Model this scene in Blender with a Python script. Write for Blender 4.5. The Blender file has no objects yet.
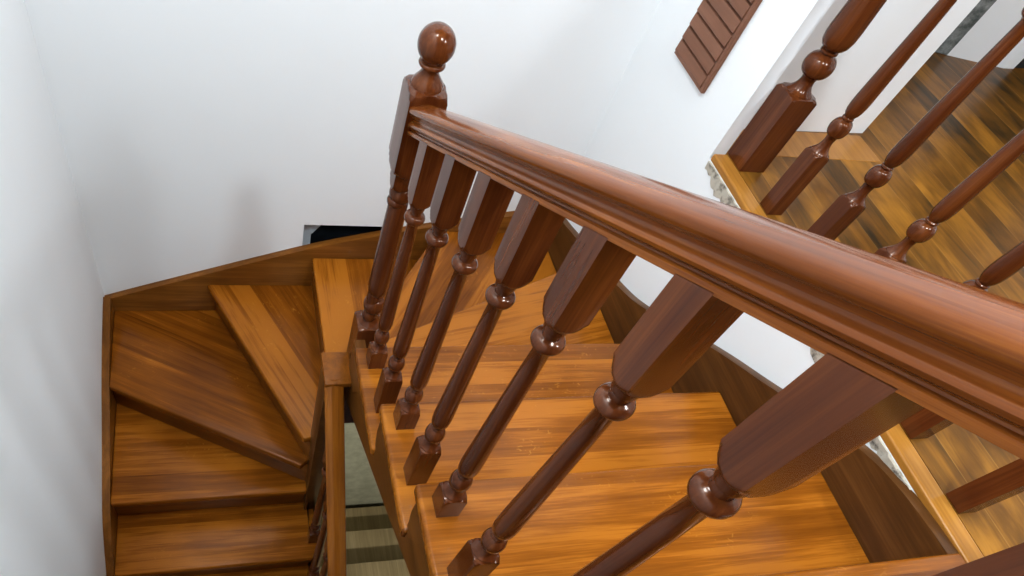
import bpy, bmesh, math, random
from mathutils import Vector, Matrix
random.seed(7)
C = bpy.context.scene.collection
PI = math.pi

# ------------------------------------------------------------------ measures
H = 0.18            # rise
RUN = 0.327         # going of the upper flight
Y0 = 0.058          # nosing of the landing
SL = 0.55           # pitch of the upper railing
XW, XG = 1.016, 1.047          # right wall string face, right wall face
XLI, XLW = -0.972, -1.005        # left string face, left wall face
YB, YBI = 2.0, 1.968         # back wall face, back string face
RUN_L = 0.257
YL = 1.045                     # nosing of the lowest winder
SLL = 0.857

# ------------------------------------------------------------------ materials
def nodes_of(m):
    m.use_nodes = True
    nt = m.node_tree
    return nt, nt.nodes['Principled BSDF']

def N(nt, t, **kw):
    n = nt.nodes.new(t)
    for k, v in kw.items():
        if k in n.inputs: n.inputs[k].default_value = v
        else: setattr(n, k, v)
    return n

def wood(name, dark, mid, light, axis='X', rough=0.22, stave=0.085, stave_amt=0.5, fleck=0.0, coat=0.06, grain=1.0, bands=1.0, spec=0.28):
    """polished timber: grain runs along the object's own axis, glued staves across it"""
    m = bpy.data.materials.new(name)
    nt, b = nodes_of(m)
    L = nt.links.new
    tc = N(nt, 'ShaderNodeTexCoord')
    oi = N(nt, 'ShaderNodeObjectInfo')
    mul = N(nt, 'ShaderNodeVectorMath', operation='SCALE'); mul.inputs['Scale'].default_value = 37.0
    comb = N(nt, 'ShaderNodeCombineXYZ')
    L(oi.outputs['Random'], comb.inputs[0]); L(oi.outputs['Random'], comb.inputs[1]); L(oi.outputs['Random'], comb.inputs[2])
    L(comb.outputs[0], mul.inputs[0])
    add = N(nt, 'ShaderNodeVectorMath', operation='ADD')
    L(tc.outputs['Object'], add.inputs[0]); L(mul.outputs[0], add.inputs[1])
    sep = N(nt, 'ShaderNodeSeparateXYZ'); L(add.outputs[0], sep.inputs[0])
    order = {'X': (0, 1, 2), 'Y': (1, 0, 2), 'Z': (2, 0, 1)}[axis]
    # stave index across the grain
    div = N(nt, 'ShaderNodeMath', operation='DIVIDE'); div.inputs[1].default_value = stave
    L(sep.outputs[order[1]], div.inputs[0])
    flo = N(nt, 'ShaderNodeMath', operation='FLOOR'); L(div.outputs[0], flo.inputs[0])
    wn = N(nt, 'ShaderNodeTexWhiteNoise', noise_dimensions='1D'); L(flo.outputs[0], wn.inputs['W'])
    # grain space : long, stave offset, across
    off = N(nt, 'ShaderNodeMath', operation='MULTIPLY_ADD'); off.inputs[1].default_value = 9.0
    L(wn.outputs['Value'], off.inputs[0]); L(sep.outputs[order[0]], off.inputs[2])
    gx = N(nt, 'ShaderNodeCombineXYZ')
    s1 = N(nt, 'ShaderNodeMath', operation='MULTIPLY'); s1.inputs[1].default_value = 1.6
    L(off.outputs[0], s1.inputs[0]); L(s1.outputs[0], gx.inputs[0])
    s2 = N(nt, 'ShaderNodeMath', operation='MULTIPLY'); s2.inputs[1].default_value = 26 * grain
    L(sep.outputs[order[1]], s2.inputs[0]); L(s2.outputs[0], gx.inputs[1])
    s3 = N(nt, 'ShaderNodeMath', operation='MULTIPLY'); s3.inputs[1].default_value = 26 * grain
    L(sep.outputs[order[2]], s3.inputs[0]); L(s3.outputs[0], gx.inputs[2])
    n1 = N(nt, 'ShaderNodeTexNoise', Scale=1.0, Detail=5.0, Roughness=0.62, Distortion=0.5); L(gx.outputs[0], n1.inputs['Vector'])
    # fine pores
    sc = N(nt, 'ShaderNodeVectorMath', operation='MULTIPLY'); sc.inputs[1].default_value = (3.0, 7.0, 7.0)
    L(gx.outputs[0], sc.inputs[0])
    n2 = N(nt, 'ShaderNodeTexNoise', Scale=1.0, Detail=3.0, Roughness=0.7); L(sc.outputs[0], n2.inputs['Vector'])
    # broad mottling
    n3 = N(nt, 'ShaderNodeTexNoise', Scale=3.5, Detail=2.0); L(add.outputs[0], n3.inputs['Vector'])
    mixa = N(nt, 'ShaderNodeMath', operation='MULTIPLY_ADD'); mixa.inputs[1].default_value = 0.35
    L(n2.outputs['Fac'], mixa.inputs[0])
    k1 = N(nt, 'ShaderNodeMath', operation='MULTIPLY'); k1.inputs[1].default_value = 0.75 * bands; L(n1.outputs['Fac'], k1.inputs[0])
    L(k1.outputs[0], mixa.inputs[2])
    m3 = N(nt, 'ShaderNodeMath', operation='MULTIPLY_ADD'); m3.inputs[1].default_value = 0.35
    L(n3.outputs['Fac'], m3.inputs[0]); L(mixa.outputs[0], m3.inputs[2])
    st = N(nt, 'ShaderNodeMath', operation='MULTIPLY_ADD'); st.inputs[1].default_value = stave_amt * 0.5
    L(wn.outputs['Value'], st.inputs[0]); L(m3.outputs[0], st.inputs[2])
    ramp = N(nt, 'ShaderNodeValToRGB')
    e = ramp.color_ramp.elements
    base = 0.5 * (0.35 + 0.75 * bands + 0.35) + 0.25 * stave_amt
    e[0].position = max(0.0, base - 0.30); e[0].color = (*dark, 1)
    e[1].position = min(1.0, base + 0.30); e[1].color = (*light, 1)
    em = e.new(min(0.98, base)); em.color = (*mid, 1)
    L(st.outputs[0], ramp.inputs['Fac'])
    col = ramp.outputs['Color']
    if fleck:
        # pale medullary rays lying across the grain
        fs = N(nt, 'ShaderNodeVectorMath', operation='MULTIPLY'); fs.inputs[1].default_value = (55, 75, 55) if axis == 'X' else (75, 55, 55)
        L(add.outputs[0], fs.inputs[0])
        nf = N(nt, 'ShaderNodeTexNoise', Scale=1.0, Detail=1.0, Distortion=1.4); L(fs.outputs[0], nf.inputs['Vector'])
        fr = N(nt, 'ShaderNodeMapRange'); fr.inputs[1].default_value = 0.66; fr.inputs[2].default_value = 0.74; fr.inputs[4].default_value = fleck
        L(nf.outputs['Fac'], fr.inputs[0])
        mask = N(nt, 'ShaderNodeMapRange'); mask.inputs[1].default_value = 0.5; mask.inputs[2].default_value = 0.62
        L(n3.outputs['Fac'], mask.inputs[0])
        mm = N(nt, 'ShaderNodeMath', operation='MULTIPLY'); L(fr.outputs[0], mm.inputs[0]); L(mask.outputs[0], mm.inputs[1])
        mx = N(nt, 'ShaderNodeMix', data_type='RGBA'); mx.inputs['B'].default_value = (light[0] * 1.5, light[1] * 1.9, light[2] * 2.6, 1)
        L(mm.outputs[0], mx.inputs['Factor']); L(col, mx.inputs['A'])
        col = mx.outputs['Result']
    L(col, b.inputs['Base Color'])
    b.inputs['Roughness'].default_value = rough
    b.inputs['Coat Weight'].default_value = coat
    b.inputs['Coat Roughness'].default_value = 0.05
    b.inputs['Specular IOR Level'].default_value = spec
    b.inputs['Specular Tint'].default_value = (1.0, 0.74, 0.60, 1)
    bump = N(nt, 'ShaderNodeBump'); bump.inputs['Strength'].default_value = 0.06; bump.inputs['Distance'].default_value = 0.002
    L(n1.outputs['Fac'], bump.inputs['Height']); L(bump.outputs[0], b.inputs['Normal'])
    return m

def boards(name):
    """old pine floor boards running along Y with a lighter strip by the edge"""
    m = bpy.data.materials.new(name)
    nt, b = nodes_of(m)
    L = nt.links.new
    tc = N(nt, 'ShaderNodeTexCoord')
    sep = N(nt, 'ShaderNodeSeparateXYZ'); L(tc.outputs['Object'], sep.inputs[0])
    div = N(nt, 'ShaderNodeMath', operation='DIVIDE'); div.inputs[1].default_value = 0.118; L(sep.outputs[0], div.inputs[0])
    flo = N(nt, 'ShaderNodeMath', operation='FLOOR'); L(div.outputs[0], flo.inputs[0])
    fra = N(nt, 'ShaderNodeMath', operation='FRACT'); L(div.outputs[0], fra.inputs[0])
    wn = N(nt, 'ShaderNodeTexWhiteNoise', noise_dimensions='1D'); L(flo.outputs[0], wn.inputs['W'])
    o = N(nt, 'ShaderNodeMath', operation='MULTIPLY_ADD'); o.inputs[1].default_value = 7.0
    L(wn.outputs['Value'], o.inputs[0]); L(sep.outputs[1], o.inputs[2])
    cx = N(nt, 'ShaderNodeCombineXYZ'); L(sep.outputs[0], cx.inputs[0]); L(o.outputs[0], cx.inputs[1])
    sc = N(nt, 'ShaderNodeVectorMath', operation='MULTIPLY'); sc.inputs[1].default_value = (26, 3.2, 1); L(cx.outputs[0], sc.inputs[0])
    n1 = N(nt, 'ShaderNodeTexNoise', Scale=1.0, Detail=6.0, Roughness=0.65, Distortion=0.9); L(sc.outputs[0], n1.inputs['Vector'])
    sc2 = N(nt, 'ShaderNodeVectorMath', operation='MULTIPLY'); sc2.inputs[1].default_value = (7, 3.5, 1); L(cx.outputs[0], sc2.inputs[0])
    n2 = N(nt, 'ShaderNodeTexNoise', Scale=1.0, Detail=3.0, Distortion=0.6); L(sc2.outputs[0], n2.inputs['Vector'])
    a = N(nt, 'ShaderNodeMath', operation='MULTIPLY_ADD'); a.inputs[1].default_value = 0.45
    L(n1.outputs['Fac'], a.inputs[0])
    bq = N(nt, 'ShaderNodeMath', operation='MULTIPLY'); bq.inputs[1].default_value = 0.55; L(n2.outputs['Fac'], bq.inputs[0]); L(bq.outputs[0], a.inputs[2])
    c = N(nt, 'ShaderNodeMath', operation='MULTIPLY_ADD'); c.inputs[1].default_value = 0.16
    L(wn.outputs['Value'], c.inputs[0]); L(a.outputs[0], c.inputs[2])
    ramp = N(nt, 'ShaderNodeValToRGB'); e = ramp.color_ramp.elements
    e[0].position = 0.40; e[0].color = (0.040, 0.022, 0.007, 1)
    e[1].position = 0.78; e[1].color = (0.42, 0.175, 0.020, 1)
    em = e.new(0.57); em.color = (0.175, 0.069, 0.0085, 1)
    L(c.outputs[0], ramp.inputs['Fac'])
    # joint lines
    lo = N(nt, 'ShaderNodeMath', operation='LESS_THAN'); lo.inputs[1].default_value = 0.022; L(fra.outputs[0], lo.inputs[0])
    mx = N(nt, 'ShaderNodeMix', data_type='RGBA'); mx.inputs['B'].default_value = (0.40, 0.20, 0.05, 1)
    ms = N(nt, 'ShaderNodeMath', operation='MULTIPLY'); ms.inputs[1].default_value = 0.55; L(lo.outputs[0], ms.inputs[0])
    L(ms.outputs[0], mx.inputs['Factor']); L(ramp.outputs['Color'], mx.inputs['A'])
    L(mx.outputs['Result'], b.inputs['Base Color'])
    b.inputs['Roughness'].default_value = 0.36; b.inputs['Specular IOR Level'].default_value = 0.16; b.inputs['Specular Tint'].default_value = (1.0, 0.8, 0.6, 1)
    b.inputs['Coat Weight'].default_value = 0.02; b.inputs['Coat Roughness'].default_value = 0.15
    return m

def plaster(name, col, amt=0.03, rough=0.9, bump=0.05):
    m = bpy.data.materials.new(name)
    nt, b = nodes_of(m)
    L = nt.links.new
    tc = N(nt, 'ShaderNodeTexCoord')
    n = N(nt, 'ShaderNodeTexNoise', Scale=2.2, Detail=4.0); L(tc.outputs['Object'], n.inputs['Vector'])
    r = N(nt, 'ShaderNodeValToRGB'); e = r.color_ramp.elements
    e[0].position = 0.3; e[0].color = (*[c * (1 - amt) for c in col], 1)
    e[1].position = 0.7; e[1].color = (*[min(1, c * (1 + amt)) for c in col], 1)
    L(n.outputs['Fac'], r.inputs['Fac']); L(r.outputs['Color'], b.inputs['Base Color'])
    b.inputs['Roughness'].default_value = rough
    n2 = N(nt, 'ShaderNodeTexNoise', Scale=70.0, Detail=3.0); L(tc.outputs['Object'], n2.inputs['Vector'])
    bp = N(nt, 'ShaderNodeBump'); bp.inputs['Strength'].default_value = bump; bp.inputs['Distance'].default_value = 0.003
    L(n2.outputs['Fac'], bp.inputs['Height']); L(bp.outputs[0], b.inputs['Normal'])
    return m

def mottled(name, c0, c1, scale, rough=0.5, lo=0.4, hi=0.62):
    m = bpy.data.materials.new(name)
    nt, b = nodes_of(m)
    L = nt.links.new
    tc = N(nt, 'ShaderNodeTexCoord')
    n = N(nt, 'ShaderNodeTexNoise', Scale=scale, Detail=6.0, Roughness=0.7); L(tc.outputs['Object'], n.inputs['Vector'])
    r = N(nt, 'ShaderNodeValToRGB'); e = r.color_ramp.elements
    e[0].position = lo; e[0].color = (*c0, 1); e[1].position = hi; e[1].color = (*c1, 1)
    L(n.outputs['Fac'], r.inputs['Fac']); L(r.outputs['Color'], b.inputs['Base Color'])
    b.inputs['Roughness'].default_value = rough
    return m

M = {}
M['tread'] = wood('honey_oak', (0.115, 0.030, 0.0026), (0.265, 0.076, 0.0058), (0.42, 0.134, 0.0115), 'X', 0.25, 0.088, 0.62, fleck=0.35)
M['tread_z'] = wood('honey_oak_upright', (0.13, 0.036, 0.0035), (0.27, 0.080, 0.0075), (0.42, 0.14, 0.014), 'Z', 0.26, 0.2, 0.2)
M['tread_y'] = wood('honey_oak_rail', (0.13, 0.036, 0.0035), (0.27, 0.080, 0.0075), (0.42, 0.14, 0.014), 'Y', 0.22, 0.2, 0.2)
M['riser'] = wood('honey_oak_riser', (0.10, 0.030, 0.0035), (0.20, 0.062, 0.0065), (0.30, 0.10, 0.011), 'X', 0.3, 0.085, 0.3)
M['string'] = wood('brown_oak', (0.068, 0.023, 0.004), (0.18, 0.062, 0.0090), (0.29, 0.107, 0.017), 'Y', 0.28, 0.11, 0.25)
M['string_x'] = wood('brown_oak_cross', (0.068, 0.023, 0.004), (0.18, 0.062, 0.0090), (0.29, 0.107, 0.017), 'X', 0.28, 0.11, 0.25)
M['string_dark'] = wood('dark_oak', (0.030, 0.012, 0.004), (0.085, 0.032, 0.008), (0.15, 0.060, 0.015), 'Y', 0.3, 0.5, 0.15)  # darker oak copy; on the lower newel it stands in for shade
M['string_mid'] = wood('mid_oak', (0.045, 0.016, 0.0035), (0.115, 0.040, 0.0068), (0.19, 0.070, 0.0125), 'Y', 0.3, 0.5, 0.15)
M['turned'] = wood('mahogany_turned', (0.034, 0.0072, 0.0021), (0.080, 0.0186, 0.0046), (0.148, 0.040, 0.0090), 'Z', 0.17, 0.4, 0.1, coat=0.10, spec=0.36, grain=1.4)
M['rail'] = wood('mahogany_rail', (0.058, 0.0125, 0.0028), (0.145, 0.037, 0.0066), (0.32, 0.095, 0.0120), 'Y', 0.16, 0.5, 0.1, coat=0.05, spec=0.22, grain=1.6)
M['slat'] = wood('brown_louvre', (0.15, 0.062, 0.036), (0.20, 0.085, 0.050), (0.26, 0.115, 0.070), 'Y', 0.45, 0.5, 0.1, coat=0.0)
M['pale'] = wood('pale_step', (0.26, 0.20, 0.10), (0.42, 0.32, 0.16), (0.54, 0.42, 0.23), 'Y', 0.6, 0.06, 0.3, coat=0.0)
M['boards'] = boards('pine_boards')
M['wall'] = plaster('white_wall', (0.915, 0.93, 0.94), 0.010)
M['rough'] = mottled('raw_plaster', (0.12, 0.10, 0.08), (0.56, 0.51, 0.42), 32.0, 0.95, 0.36, 0.52)
M['stone'] = mottled('grey_marble', (0.07, 0.085, 0.082), (0.36, 0.38, 0.37), 22.0, 0.3, 0.38, 0.68)
M['grey'] = plaster('grey_reveal', (0.52, 0.55, 0.58), 0.03)
M['dark'] = mottled('dark_glass', (0.006, 0.008, 0.010), (0.012, 0.016, 0.020), 6.0, 0.12)
M['black'] = mottled('dark_room', (0.008, 0.008, 0.007), (0.016, 0.015, 0.013), 3.0, 0.9)  # near-black colour; stands in for unlit depth of doorway and vent

# ------------------------------------------------------------------ mesh helpers
def finish(name, bm, mat, parent=None, loc=(0, 0, 0), rot=(0, 0, 0), smooth=None):
    """bm is in local coordinates; loc is a world position"""
    bmesh.ops.recalc_face_normals(bm, faces=bm.faces[:])
    me = bpy.data.meshes.new(name)
    bm.to_mesh(me); bm.free()
    if smooth is not None:
        for p in me.polygons: p.use_smooth = True
        me.set_sharp_from_angle(angle=math.radians(smooth))
    me.materials.append(mat)
    o = bpy.data.objects.new(name, me); C.objects.link(o)
    loc = Vector(loc)
    if parent is not None:
        o.parent = parent
        p = parent; w = Vector((0, 0, 0))
        while p is not None:
            w += Vector(p.location); p = p.parent
        loc = loc - w
    o.location = loc; o.rotation_euler = rot
    return o

def thing(name, label, cat, loc, group=None):
    o = bpy.data.objects.new(name, None); C.objects.link(o)
    o.location = loc; o.empty_display_size = 0.1
    o['label'] = label; o['category'] = cat
    if group: o['group'] = group
    return o

def struct(o, label=None):
    o['kind'] = 'structure'
    if label: o['label'] = label
    return o

def prism(bm, pts, z0, z1, axis='Z', bevel=0.0, seg=2):
    """extrude a polygon; axis Z: pts are (x,y); axis X: pts are (y,z); axis Y: pts are (x,z)"""
    f = {'Z': lambda p, t: (p[0], p[1], t), 'X': lambda p, t: (t, p[0], p[1]), 'Y': lambda p, t: (p[0], t, p[1])}[axis]
    a = [bm.verts.new(f(p, z0)) for p in pts]
    b = [bm.verts.new(f(p, z1)) for p in pts]
    fs = [bm.faces.new(a), bm.faces.new(b)]
    n = len(pts)
    for i in range(n):
        fs.append(bm.faces.new((a[i], a[(i + 1) % n], b[(i + 1) % n], b[i])))
    if bevel:
        es = {e for q in fs for e in q.edges}
        bmesh.ops.recalc_face_normals(bm, faces=fs)
        bmesh.ops.bevel(bm, geom=list(es), offset=bevel, segments=seg, profile=0.5, affect='EDGES', clamp_overlap=True)

def box(bm, x0, x1, y0, y1, z0, z1, bevel=0.0, seg=2):
    prism(bm, [(x0, y0), (x1, y0), (x1, y1), (x0, y1)], z0, z1, 'Z', bevel, seg)

def turned(bm, prof, half, top_slope=0.0, slope_from=None, seg=48):
    """a square post turned on a lathe: the section is the square cut down to radius R(z)"""
    rings = []
    zt = prof[-1][0]
    for (z, R) in prof:
        ring = []
        for k in range(seg):
            t = 2 * PI * k / seg
            c, s = math.cos(t), math.sin(t)
            r = min(R, half / max(abs(c), abs(s)))
            zz = z
            if slope_from is not None and z >= slope_from: zz = z - top_slope * r * s
            ring.append(bm.verts.new((r * c, r * s, zz)))
        rings.append(ring)
    bm.faces.new(rings[0][::-1]); bm.faces.new(rings[-1])
    for a, b in zip(rings, rings[1:]):
        for k in range(seg):
            bm.faces.new((a[k], a[(k + 1) % seg], b[(k + 1) % seg], b[k]))

def arc(zc, r, rz, n=9, a0=-90, a1=90, base=0.0):
    """profile points of a bead: centre height zc, radius r added to base, half height rz"""
    return [(zc + rz * math.sin(math.radians(a0 + (a1 - a0) * i / (n - 1))),
             base + r * math.cos(math.radians(a0 + (a1 - a0) * i / (n - 1)))) for i in range(n)]

BIG = 1.0
def lower_end(bz, top, cup, ball, half):
    """square base from bz to top, shoulder, cup, neck and ball with its centre at height `ball`"""
    d = ball - top
    p = [(bz, BIG), (top - 0.010, half * 1.42), (top - 0.005, half * 1.33), (top - 0.001, half * 1.16), (top, cup * 1.04)]
    p += [(top + 0.0012, cup), (top + 0.003, cup)]
    nk = cup * 0.52
    for i in range(1, 8):
        t = i / 7
        p.append((top + 0.003 + (d * 0.50 - 0.003) * t, nk + (cup * 0.97 - nk) * (1 - t) ** 2.3))
    return p

def baluster_profile(base_top, ball, ring, block, total, half=0.0255, ballr=0.0235):
    p = lower_end(0.0, base_top, 0.0245, ball, half)
    p += arc(ball + 0.001, ballr - 0.012, 0.0235, 11, -82, 78, 0.012)
    p += [(ball + 0.026, 0.0125), (ball + 0.028, 0.0150), (ball + 0.031, 0.0150), (ball + 0.033, 0.0130)]
    p += [(ball + 0.036, 0.0140), (ball + 0.042, 0.0175), (ball + 0.052, 0.0203), (ball + 0.066, 0.0216), (ball + 0.085, 0.0217)]
    z0 = ball + 0.085
    zr = ring - 0.018
    for i in range(1, 7):
        t = i / 6
        p.append((z0 + (zr - z0) * t, 0.0217 - 0.0077 * t))
    p += arc(ring, 0.0115, 0.0125, 9, -75, 80, 0.0145)
    p += [(ring + 0.0135, 0.0145), (ring + 0.024, 0.0145), (ring + 0.026, 0.0175), (ring + 0.030, 0.0185), (ring + 0.033, 0.0185)]
    # lamb's tongue up into the square
    b0 = block - 0.014
    p += [(b0, 0.0205), (b0 + 0.002, 0.0240), (b0 + 0.005, 0.0272), (b0 + 0.009, 0.0300), (b0 + 0.015, 0.0330), (b0 + 0.022, half * 1.42 + 0.0005)]
    p += [(total - 0.02, BIG), (total, BIG)]
    return p

# ------------------------------------------------------------------ camera
cam_d = bpy.data.cameras.new('camera'); cam = bpy.data.objects.new('camera', cam_d); C.objects.link(cam)
cam_d.sensor_width = 36.0; cam_d.lens = 652.4 / 1024 * 36.0
cam_d.shift_x = 131.5 / 1024; cam_d.shift_y = 131.45 / 1024
cam_d.clip_start = 0.02
Rm = Matrix.Rotation(-0.4215, 3, 'Z') @ Matrix.Rotation(0.5772, 3, 'X') @ Matrix.Rotation(0.3164, 3, 'Z')
cam.matrix_world = Matrix.Translation((-0.4537, -0.2065, 1.0983)) @ Rm.to_4x4()
bpy.context.scene.camera = cam

# ------------------------------------------------------------------ the setting
ZT = 3.1      # walls run up to here
ZB = -4.4
# back wall with a small recessed window low down behind the newel
bm = bmesh.new()
wx0, wx1, wz0, wz1 = -0.105, 0.30, -1.30, -0.915
T = 0.14
box(bm, XLW - 0.12, wx0, YB, YB + T, ZB, ZT)
box(bm, wx1, XG + 0.02, YB, YB + T, ZB, ZT)
box(bm, wx0, wx1, YB, YB + T, wz1, ZT)
box(bm, wx0, wx1, YB, YB + T, ZB, wz0)
struct(finish('wall_back', bm, M['wall']), 'white back wall of the stairwell')
bm = bmesh.new()
fr = 0.012
for (a, b2, c, d2) in ((wx0, wx0 + 0.045, wz0, wz1), (wx1 - fr, wx1, wz0, wz1), (wx0, wx1, wz0, wz0 + fr), (wx0, wx1, wz1 - fr, wz1)):
    box(bm, a, b2, YB + 0.062, YB + 0.10, c, d2)
# grey piece shaped like the shaded upper part of the left reveal
prism(bm, [(wx0, wz1), (wx0 + 0.125, wz1), (wx0 + 0.05, wz1 - 0.105), (wx0, wz1 - 0.12)], YB + 0.06, YB + 0.075, 'Y')
win = struct(finish('window_1', bm, M['grey']), 'small dark recessed window low in the back wall')
bm = bmesh.new()
box(bm, wx0 + 0.006, wx1 - 0.006, YB + 0.076, YB + 0.088, wz0 + 0.006, wz1 - 0.006)
finish('pane', bm, M['dark'], win)

bm = bmesh.new()
box(bm, XLW - 0.12, XLW, -2.4, YB, ZB, ZT)
struct(finish('wall_left', bm, M['wall']), 'white left wall of the stairwell')

# right wall: full height beyond the landing floor, up to the floor edge before it; the partition returns to the right
bm = bmesh.new()
YP = 1.487
prism(bm, [(1.097, YP), (1.722, YP + 0.03), (1.722, YP + 0.15), (XG + 0.141, YP + 0.12)], -0.02, ZT)
struct(finish('wall_partition', bm, M['wall']), 'white partition wall beside the landing')
bm = bmesh.new()
prism(bm, [(XG, 1.364), (1.096, 1.364), (1.096, YP + 0.12), (XG + 0.14, YP + 0.121), (XG + 0.14, YB + T), (XG, YB + T)], -0.02, ZT)
box(bm, XG, XG + 0.14, -2.4, YB + T, ZB, -0.02)
struct(finish('wall_right', bm, M['wall']), 'white right wall of the stairwell')

# far wall of the room behind the partition, its marble edge and a black panel painting the unlit doorway
bm = bmesh.new()
prism(bm, [(1.10, 2.20), (2.46, 2.155), (2.46, 2.35), (1.10, 2.35)], -0.05, ZT)
prism(bm, [(2.535, 2.105), (2.80, 2.045), (2.86, 2.05), (2.86, 2.35), (2.535, 2.35)], -0.05, ZT)
box(bm, 3.9, 4.05, -2.4, 3.2, -0.05, ZT)
struct(finish('wall_far', bm, M['wall']), 'white wall at the far side of the landing')
bm = bmesh.new()
prism(bm, [(2.46, 2.12), (2.535, 2.10), (2.535, 2.33), (2.46, 2.33)], 0.0, ZT, 'Z', 0.004)
struct(finish('trim_1', bm, M['stone']), 'grey marble strip on the far wall')
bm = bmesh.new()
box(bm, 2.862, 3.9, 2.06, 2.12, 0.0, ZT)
struct(finish('door_1', bm, M['black']), 'black panel painting the unlit doorway beyond the landing')

bm = bmesh.new()
box(bm, XLW - 0.12, 4.05, -2.4, 2.4, ZT, ZT + 0.08)
struct(finish('ceiling', bm, M['boards']), 'unseen ceiling, boarded in timber for warm reflections')  # out of view; timber boarding made up to dim and warm reflections
# landing floor on the right and the landing at the head of the stairs
bm = bmesh.new()
box(bm, XG + 0.052, 3.9, -2.4, 2.34, -0.05, 0.0)
struct(finish('floor', bm, M['boards']), 'varnished pine board landing floor')
bm = bmesh.new()
box(bm, XG - 0.001, XG + 0.0515, -0.02, 1.358, -0.022, 0.0015, 0.006, 3)
box(bm, XG - 0.001, XG + 0.0515, -2.4, -0.0215, -0.022, 0.0015, 0.006, 3)
box(bm, XG + 0.052, 1.70, 1.362, 1.50, -0.02, 0.0015, 0.002, 2)
struct(finish('trim_2', bm, wood('golden_edge', (0.24, 0.09, 0.013), (0.40, 0.165, 0.025), (0.56, 0.26, 0.050), 'Y', 0.3, 0.3, 0.2)), 'golden timber edging board of the landing floor')
# ragged plaster under the floor edge
bm = bmesh.new()
top, bot = [], []
rnd = random.Random(3)
n = 90
for i in range(n + 1):
    y = 0.05 + (1.352 - 0.05) * i / n
    d = 0.030 + 0.012 * rnd.random() + 0.010 * math.sin(i * 0.55)
    o = 0.004 + 0.006 * rnd.random()
    top.append(bm.verts.new((XG - o, y, -0.0222))); bot.append(bm.verts.new((XG + 0.001 - 0.4 * o, y, -0.0222 - d)))
for i in range(n): bm.faces.new((top[i], top[i + 1], bot[i + 1], bot[i]))
r = bmesh.ops.extrude_face_region(bm, geom=bm.faces[:])
for v in r['geom']:
    if isinstance(v, bmesh.types.BMVert): v.co.x = XG + 0.004
struct(finish('trim_3', bm, M['rough']), 'ragged unfinished plaster under the landing edge')

bm = bmesh.new()
box(bm, XLW, XG, -2.4, -0.75, -2.93, -2.88)
struct(finish('floor_lower', bm, M['boards']), 'board floor at the foot of the lower flight')
bm = bmesh.new()
box(bm, XLW, XG, -0.75, YB, ZB - 0.05, ZB)
struct(finish('floor_bottom', bm, M['black']), 'dark floor at the bottom of the stairwell')

bm = bmesh.new()
box(bm, XLW, XG, YB - 0.012, YB - 0.0005, ZB, -2.45, 0.002)  # thin sheet whose olive colour stands in for dim light on the wall
struct(finish('trim_4', bm, mottled('olive_wall_shade', (0.44, 0.43, 0.29), (0.58, 0.57, 0.40), 9.0, 0.7)), 'low part of the back wall, tinted olive for its dim greenish light')

# ------------------------------------------------------------------ the staircase
stair = thing('staircase', 'honey brown timber winder staircase turning left between the white walls', 'staircase', (0, 1.1, -2.88))
TT = 0.038
XL = -0.058         # left end of the upper treads

def tread(pts, z, ang=0.0, org=None, mat='tread', bevel=0.008):
    """pts in world x,y; the mesh is stored turned so that its own X follows the nosing"""
    org = Vector((sum(p[0] for p in pts) / len(pts), sum(p[1] for p in pts) / len(pts)))
    c, s = math.cos(-ang), math.sin(-ang)
    loc = [((p[0] - org.x) * c - (p[1] - org.y) * s, (p[0] - org.x) * s + (p[1] - org.y) * c) for p in pts]
    bm = bmesh.new()
    prism(bm, loc, -TT, 0.0, 'Z', bevel, 3)
    return finish('tread', bm, M[mat], stair, (org.x, org.y, z), (0, 0, ang), smooth=40)

def riser(p, q, z, h=H - TT, t=0.018, ext=0.004, ext0=0.0):
    """a board standing from z-h to z between two plan points"""
    p, q = Vector(p), Vector(q)
    e = (q - p).normalized() * ext; q = q + e; p = p - (q - p).normalized() * ext0
    d = (q - p); L = d.length; ang = math.atan2(d.y, d.x)
    bm = bmesh.new()
    box(bm, 0, L, 0, t, -h, 0)
    return finish('riser', bm, M['riser'], stair, (p.x, p.y, z), (0, 0, ang))

def yn(j): return Y0 + j * RUN
# landing head and straight treads (levels 0..3); each runs back under the riser above
NO = 0.028
tread([(XL, Y0), (XG - 0.001, Y0), (XG - 0.001, -0.62), (XL, -0.62)], 0.0)
for j in (1, 2, 3):
    tread([(XL, yn(j)), (XW, yn(j)), (XW, yn(j - 1) - NO - 0.018), (XL, yn(j - 1) - NO - 0.018)], -j * H)
for j in range(4):
    riser((XL + 0.012, yn(j) - NO - 0.018), (XW, yn(j) - NO - 0.018), -j * H - TT)

nx = 0.046          # newel half
# right quarter winders
A1, B1 = (0.048, 1.185), (XW, 1.600)             # nosing of the first winder
A2, B2 = (0.030, 1.320), (0.505, YBI)            # second
A3, B3 = (XL, 1.10), (XL, YBI)                   # third, along Y
tread([(0.046, yn(3) - 0.05), (XW, yn(3) - 0.05), B1, A1], -4 * H, math.atan2(B1[1] - A1[1], B1[0] - A1[0]) * 0.55)
tread([(0.030, 1.16), (0.10, 1.15), (XW, 1.545), (XW, YBI), B2, A2], -5 * H, math.atan2(B2[1] - A2[1], B2[0] - A2[0]))
tread([(XL, 1.115), (0.05, 1.115), (0.13, 1.345), (0.56, YBI), B3], -6 * H, PI / 2)
def inset(p, q, d):
    p, q = Vector(p), Vector(q); n = Vector((-(q - p).y, (q - p).x)).normalized() * d
    return p + n, q + n
p, q = inset(A1, B1, -0.045); riser(p, q, -4 * H - TT)
p, q = inset(A2, B2, -0.045); riser(p, q, -5 * H - TT)
p, q = inset(A3, B3, -0.028); riser(p, q, -6 * H - TT)
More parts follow.
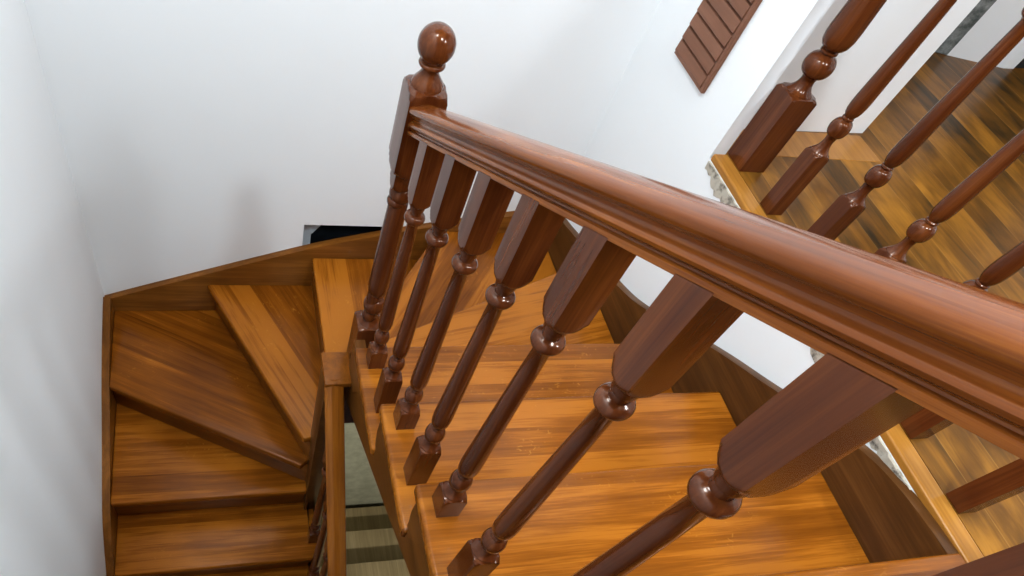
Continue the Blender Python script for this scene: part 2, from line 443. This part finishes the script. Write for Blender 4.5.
# left quarter winders
C1, D1 = (-0.163, 1.117), (-0.536, YBI)
C2, D2 = (-0.166, 1.084), (XLI, 1.531)
tread([C1, (-0.06, 1.14), (-0.012, 1.14), (-0.012, YBI), D1], -7 * H, math.atan2(D1[1] - C1[1], D1[0] - C1[0]))
tread([C2, (-0.10, 1.14), (-0.13, 1.17), (-0.475, YBI), (XLI, YBI), D2], -8 * H, math.atan2(D2[1] - C2[1], D2[0] - C2[0]))
tread([(XLI, YL), (-0.082, YL), (-0.082, 1.10), (XLI, 1.60)], -9 * H, 0.0)
p, q = inset(C1, D1, -0.045); riser(p, q, -7 * H - TT, ext0=0.075)
p, q = inset(C2, D2, -0.045); riser(p, q, -8 * H - TT, ext=0.026, ext0=0.06)
def yl(k): return YL - 0.255 * k
riser((XLI, yl(0) + NO), (-0.10, yl(0) + NO), -9 * H - TT)
for k in range(1, 6):
    z = -(9 + k) * H
    tread([(XLI, yl(k)), (-0.076, yl(k)), (-0.076, yl(k - 1) + NO + 0.018), (XLI, yl(k - 1) + NO + 0.018)], z)
    riser((XLI, yl(k) + NO), (-0.10, yl(k) + NO), z - TT)

# wall strings: right, back and left boards with a smooth top line
def smooth_line(pts, n=6):
    out = []
    for i in range(len(pts) - 1):
        p0 = pts[max(i - 1, 0)]; p1 = pts[i]; p2 = pts[i + 1]; p3 = pts[min(i + 2, len(pts) - 1)]
        for k in range(n):
            t = k / n
            out.append(tuple(0.5 * ((2 * b) + (c - a) * t + (2 * a - 5 * b + 4 * c - d) * t * t + (-a + 3 * b - 3 * c + d) * t ** 3) for a, b, c, d in zip(p0, p1, p2, p3)))
    out.append(pts[-1])
    return out
topR = smooth_line([(0.03, -0.004), (0.115, -0.010), (0.20, -0.020), (0.275, -0.036), (0.345, -0.060), (0.45, -0.105), (0.62, -0.200), (0.84, -0.315), (1.17, -0.508), (1.35, -0.585), (1.60, -0.658), (1.83, -0.727), (YB - 0.002, -0.768)])
poly = topR + [(YB - 0.002, -1.25), (1.40, -1.10), (1.0, -0.88), (0.03, -0.36)]
bm = bmesh.new()
prism(bm, [(y, z) for y, z in poly], XW, XG - 0.0005, 'X')
es = [e for e in bm.edges if all(abs(v.co.x - XW) < 1e-5 for v in e.verts) and all(v.co.z > -0.78 and (v.co.z > -0.35 or v.co.y > 0.5) for v in e.verts)]
bmesh.ops.bevel(bm, geom=es, offset=0.004, segments=2, affect='EDGES', clamp_overlap=True)
finish('wall_string', bm, M['string_dark'], stair, smooth=35)['label'] = 'dark grained right wall string with curved top end'
topB = smooth_line([(XW, -0.766), (0.70, -0.832), (0.414, -0.894), (0.236, -0.939), (0.103, -0.975), (-0.073, -1.027), (-0.295, -1.106), (-0.546, -1.199), (-0.838, -1.308), (XLW + 0.001, -1.372)])
bm = bmesh.new()
prism(bm, topB + [(XLW + 0.001, -1.75), (-0.083, -1.42), (0.6, -1.15), (XW, -1.1)], YBI, YB - 0.0005, 'Y')
es = [e for e in bm.edges if all(abs(v.co.y - YBI) < 1e-5 for v in e.verts) and all(v.co.z > -1.38 for v in e.verts) and abs(e.verts[0].co.z - e.verts[1].co.z) < 0.1]
bmesh.ops.bevel(bm, geom=es, offset=0.004, segments=2, affect='EDGES', clamp_overlap=True)
finish('wall_string', bm, M['string_x'], stair, smooth=35)
topL = smooth_line([(YBI, -1.348), (1.731, -1.395), (1.525, -1.456), (1.349, -1.520), (1.16, -1.585), (1.004, -1.642), (0.90, -1.715), (0.797, -1.805), (0.55, -1.99), (-0.5, -2.70)])
bm = bmesh.new()
prism(bm, topL + [(-0.5, -2.98), (0.4, -2.33), (0.9, -2.05), (YBI, -1.75)], XLW + 0.0005, XLI, 'X')
finish('wall_string', bm, M['string'], stair, smooth=35)

# outer string of the upper flight: stepped on top, straight below, with a moulded bracket under each tread end
pts = []
for j in range(0, 4):
    pts += [(yn(j) - NO - 0.018, -j * H - TT), (yn(j) - NO - 0.018, -(j + 1) * H - TT)]
pts[0] = (-0.30, -TT); pts.insert(1, (yn(0) - NO - 0.018, -TT))
pts[-1] = (1.098, -4 * H - TT + 0.03)
pts[-2] = (1.098, -3 * H - TT)
low = lambda y: -0.262 - 0.55 * y
poly = pts + [(1.098, low(1.098) - 0.02), (-0.30, low(-0.30))]
bm = bmesh.new()
prism(bm, poly, -0.048, -0.012, 'X')
ostr = finish('outer_string', bm, M['string_mid'], stair)
for j in range(0, 4):
    # bracket: a small raised scroll wedge below the nosing
    y1 = yn(j) - 0.03; z1 = -j * H - TT
    bm = bmesh.new()
    prism(bm, [(y1, z1), (y1, z1 - 0.055), (y1 - 0.012, z1 - 0.095), (y1 - 0.035, z1 - 0.125), (y1 - 0.075, z1 - 0.06), (y1 - 0.12, z1 - 0.022), (y1 - 0.17, z1)], -0.0545, -0.048, 'X')
    finish('bracket', bm, M['string_mid'], ostr)
# outer string of the lower flight
bm = bmesh.new()
pts = [(1.09, -9 * H - TT), (yl(0) + NO + 0.018, -9 * H - TT)]
for k in range(1, 6):
    pts += [(yl(k - 1) + NO + 0.018, -(9 + k) * H - TT), (yl(k) + NO + 0.018, -(9 + k) * H - TT)]
pts += [(yl(5) + NO + 0.018, -2.88), (0.0, -2.84), (1.09, -1.98)]
prism(bm, pts, -0.118, -0.088, 'X')
finish('outer_string', bm, M['string_dark'], stair)

# ------------------------------------------------------------------ rail section
def rail_mesh(length, k=1.0):
    """handrail along local +Y from 0 to length; z = 0 is its underside"""
    half = [(0.028, 0.0), (0.0285, 0.002), (0.0285, 0.0080), (0.0265, 0.0088), (0.0225, 0.0096), (0.0215, 0.0118), (0.0225, 0.0136), (0.0270, 0.0146),
            (0.0312, 0.0175), (0.0325, 0.0212), (0.0312, 0.0245), (0.0280, 0.0268), (0.0242, 0.0295), (0.0228, 0.0330), (0.0242, 0.0370), (0.0272, 0.0400),
            (0.0312, 0.0425), (0.0352, 0.0462), (0.0370, 0.0505), (0.0366, 0.0545), (0.0342, 0.0580), (0.0295, 0.0610), (0.0225, 0.0636), (0.0145, 0.0660), (0.0125, 0.0666), (0.0105, 0.0669), (0.0045, 0.0675)]
    prof = [(x * k, z * k) for x, z in half] + [(-x * k, z * k) for x, z in half[::-1]]
    bm = bmesh.new()
    prism(bm, prof, 0.0, length, 'Y')
    return bm

# ------------------------------------------------------------------ upper railing
rail_g = thing('stair_railing', 'reddish brown railing with ball newel rising along the upper flight', 'railing', (0, 1.145, -4 * H))
th = math.atan(SL)
BY = 1.101
bm = rail_mesh((BY + 0.012 + 0.50) / math.cos(th))
o = finish('handrail', bm, M['rail'], rail_g, (0, -0.50, 0.79 + SL * 0.50), (-th, 0, 0), smooth=40)
o['label'] = 'glossy moulded handrail'
mesh_cache = {}
BX = -0.003
for k in range(0, 8):
    i = 7 - k                       # baluster index from the newel, k=0 the topmost
    y = k * RUN / 2
    zb = -math.ceil(k / 2) * H      # tread it stands on
    zr = -k * H / 2
    ext = zr - zb                   # 0 or H/2 longer base
    key = round(ext, 3)
    if key not in mesh_cache:
        bm = bmesh.new()
        turned(bm, baluster_profile(0.0785 + ext, 0.1285 + ext, 0.589 + ext, 0.645 + ext, 0.795 + ext), 0.0255, SL, 0.76 + ext)
        o = finish('baluster', bm, M['turned'], rail_g, (BX, y - 0.003, zb), smooth=35)
        mesh_cache[key] = o
    else:
        o = mesh_cache[key].copy(); C.objects.link(o)
        o.parent = rail_g
        o.location = Vector((BX, y - 0.003, zb)) - Vector(rail_g.location)
# one more baluster at the head, on the landing
o = mesh_cache[round(H / 2, 3)].copy(); C.objects.link(o); o.parent = rail_g
o.location = Vector((0, -RUN / 2, 0)) - Vector(rail_g.location)

def newel_profile(bot, base_top, ball, ring, block0, block1, half, r0=0.032, r1=0.0265, ballr=0.034, ringr=0.031):
    p = lower_end(bot, base_top, half * 0.86, ball, half)
    p += arc(ball, ballr - 0.018, 0.030, 11, -80, 78, 0.018)
    p += [(ball + 0.033, 0.020), (ball + 0.036, 0.024), (ball + 0.041, 0.024), (ball + 0.044, 0.021)]
    p += [(ball + 0.050, r0 * 0.74), (ball + 0.060, r0 * 0.90), (ball + 0.078, r0 * 0.99), (ball + 0.10, r0)]
    z0, z1 = ball + 0.10, ring - 0.028
    for i in range(1, 7): p.append((z0 + (z1 - z0) * i / 6, r0 + (r1 - r0) * i / 6))
    p += arc(ring, ringr - 0.02, 0.022, 9, -70, 80, 0.02)
    p += [(ring + 0.026, 0.021), (ring + 0.036, 0.021), (ring + 0.039, 0.026)]
    p += [(block0 - 0.012, 0.036), (block0 - 0.009, 0.042), (block0 - 0.002, 0.050), (block0 + 0.008, 0.057), (block0 + 0.018, half * 1.42)]
    p += [(block1 - 0.018, half * 1.42), (block1 - 0.010, half * 1.36), (block1 - 0.004, half * 1.22), (block1, half * 1.0), (block1 + 0.0015, half * 0.86)]
    return p
bm = bmesh.new()
turned(bm, [(-0.68, 0.0), (-0.675, 0.02), (-0.655, 0.036), (-0.63, 0.040), (-0.60, 0.030), (-0.58, 0.026), (-0.57, 0.045)][:0] +
       newel_profile(-0.40, 0.185, 0.265, 0.703, 0.785, 1.000, 0.044), 0.044, seg=48)
nw = finish('newel_post', bm, M['turned'], rail_g, (0.005, 1.145, -4 * H), smooth=35)
bm = bmesh.new()
p = [(0.0, 0.038), (0.004, 0.0375), (0.012, 0.033), (0.022, 0.025), (0.030, 0.0205), (0.036, 0.0195), (0.042, 0.022), (0.045, 0.029), (0.049, 0.0305), (0.053, 0.029), (0.055, 0.0235)]
p += [(0.0905 + 0.0415 * math.sin(math.radians(a)), max(0.0415 * math.cos(math.radians(a)), 0.0004)) for a in range(-55, 87, 7)] + [(0.132, 0.0003)]
turned(bm, p, 1.0, seg=48)
finish('ball_finial', bm, M['turned'], nw, (0.005, 1.145, 0.2812), smooth=60)

# ------------------------------------------------------------------ lower railing
low_g = thing('stair_railing', 'lower handrail with square newel beside the bottom flight', 'railing', (-0.10, 1.065, -1.08))
NXC, NYC = -0.0905, 1.089
bm = bmesh.new()
box(bm, -0.042, 0.042, -0.056, 0.056, -1.98, -0.740, 0.003)
lnp = finish('newel_post', bm, M['string_dark'], low_g, (NXC, NYC, 0), smooth=35)  # dark wood stands in for deep shade on the post sides
bm = bmesh.new()
box(bm, -0.048, 0.048, -0.068, 0.068, -0.743, -0.720, 0.004)
finish('cap', bm, M['tread_z'], lnp, (NXC, NYC, 0), smooth=35)['label'] = 'square cap coloured lighter for the lit newel top'  # lighter wood paints the lit top of the newel
thl = math.atan(SLL)
yE, yS = -0.35, 1.078
zt = lambda y: -1.606 + SLL * y
bm = rail_mesh((yS - yE) / math.cos(thl), 0.92)
hr = 0.0675 * 0.92 / math.cos(thl)
finish('handrail', bm, M['tread_y'], low_g, (-0.1045, yE, zt(yE) - hr), (thl, 0, 0), smooth=32)
first = {}
for k in range(0, 9):
    y = 0.885 - 0.128 * k
    lev = 1 + int(math.floor((yl(0) + NO - y) / 0.255)) if y < yl(0) + NO else 0
    lev = min(max(lev, 0), 5)
    zb = -(9 + lev) * H
    tot = zt(y) - hr + 0.02 - zb
    ring = tot - 0.20
    bm = bmesh.new()
    bt = 0.10
    turned(bm, baluster_profile(bt, bt + 0.05, ring, ring + 0.056, tot), 0.0235, -SLL, tot - 0.035)
    finish('baluster', bm, M['turned'], low_g, (-0.1045, y, zb), smooth=35)

# ------------------------------------------------------------------ landing railing on the right
gal = thing('landing_railing', 'dark balustrade standing on the landing floor edge on the right', 'railing', (1.1236, 1.319, 0.0))
GX = 1.1236
bm = bmesh.new()
prof = newel_profile(0.0, 0.236, 0.313, 0.74, 0.80, 1.02, 0.0435, r0=0.041, r1=0.030, ballr=0.0415, ringr=0.036)
turned(bm, prof, 0.0435)
nw2 = finish('newel_post', bm, M['turned'], gal, (GX + 0.019, 1.319, 0.0015), smooth=35)
fin = bpy.data.objects['ball_finial'].copy(); C.objects.link(fin); fin.parent = nw2; fin.location = (0, 0, 1.0212)
bm = bmesh.new()
turned(bm, baluster_profile(0.197, 0.268, 0.655, 0.71, 0.80, 0.0245, 0.0265), 0.0245)
gb = finish('baluster', bm, M['turned'], gal, (GX, 1.109, 0.0015), smooth=35)
for k in range(1, 10):
    o = gb.copy(); C.objects.link(o); o.parent = gal
    o.location = Vector((GX, 1.109 - 0.189 * k, 0.0015)) - Vector(gal.location)
bm = rail_mesh(1.277 + 0.80)
finish('handrail', bm, M['rail'], gal, (GX, -0.80, 0.80), smooth=32)

# ------------------------------------------------------------------ louvred vent on the right wall
vent = thing('wall_vent', 'brown louvred vent panel on the white right wall', 'vent', (XG, 1.672, 0.067))
bm = bmesh.new()
box(bm, XG - 0.006, XG - 0.0005, 1.552, 1.768, 0.085, 0.470, 0.001)
finish('shade_backing', bm, M['black'], vent)  # black sheet painting the dark depth between the slats
bm = bmesh.new()
box(bm, XG - 0.014, XG - 0.0005, 1.544, 1.560, 0.078, 0.475, 0.002)
box(bm, XG - 0.014, XG - 0.0005, 1.762, 1.770, 0.078, 0.475, 0.002)
box(bm, XG - 0.014, XG - 0.0005, 1.560, 1.762, 0.078, 0.087, 0.002)
finish('frame', bm, M['slat'], vent)
for i in range(9):
    z = 0.088 + 0.0418 * i
    bm = bmesh.new()
    prism(bm, [(XG - 0.006, z + 0.002), (XG - 0.016, z), (XG - 0.0175, z + 0.003), (XG - 0.0150, z + 0.034), (XG - 0.006, z + 0.0362)], 1.561, 1.768, 'Y')
    finish('slat', bm, M['slat'], vent)

# ------------------------------------------------------------------ the flight one storey below
lower = thing('lower_staircase', 'pale dusty flight one storey below, seen through the narrow stairwell gap', 'staircase', (0.5, 1.3, ZB))
for i, (y, z) in enumerate(((0.685, -3.24), (1.012, -3.42), (1.339, -3.60), (1.666, -3.78), (1.94, -3.96))):
    bm = bmesh.new()
    yb = (y - 0.40)
    box(bm, -0.04, XG - 0.004, yb, min(y, YB - 0.014), z - 0.04, z, 0.004)
    finish('tread', bm, M['pale'], lower)
    bm = bmesh.new()
    box(bm, -0.02, XG - 0.004, y - 0.06, y - 0.04, z - 0.18, z - 0.04)
    finish('riser', bm, M['black'], lower)

# ------------------------------------------------------------------ light
sc = bpy.context.scene
w = bpy.data.worlds.new('world'); sc.world = w; w.use_nodes = True
bg = w.node_tree.nodes['Background']
bg.inputs['Color'].default_value = (0.9, 0.95, 1.0, 1); bg.inputs['Strength'].default_value = 0.05

def lamp(name, loc, energy, radius, col=(1, 0.97, 0.93)):
    l = bpy.data.lights.new(name, 'POINT'); l.energy = energy; l.shadow_soft_size = radius; l.color = col
    o = bpy.data.objects.new(name, l); C.objects.link(o); o.location = loc
    return o
lamp('ceiling_lamp', (0.60, -0.30, 2.36), 116, 0.09, (0.79, 0.92, 1.0))
lamp('ceiling_lamp', (-0.50, 0.55, 2.45), 86, 0.20, (0.79, 0.92, 1.0))
lamp('hall_lamp', (1.65, -0.55, 2.15), 85, 0.14, (0.84, 0.93, 1.0))
sl = bpy.data.lights.new('lower_fill_spot', 'SPOT'); sl.energy = 72; sl.shadow_soft_size = 0.05; sl.color = (1.0, 0.97, 0.9)  # added spot brightening the flight below; no lamp is known there
sl.spot_size = math.radians(62); sl.spot_blend = 0.5
so = bpy.data.objects.new('lower_fill_spot', sl); C.objects.link(so); so.location = (0.50, -0.45, -1.85)
so.rotation_euler = (Vector((0.40, 1.75, -3.75)) - so.location).to_track_quat('-Z', 'Y').to_euler()

sc.cycles.caustics_reflective = False
sc.cycles.caustics_refractive = False
vs = sc.view_settings
vs.view_transform = 'Standard'; vs.look = 'None'; vs.exposure = 0.32; vs.gamma = 1.0
vs.use_curve_mapping = False
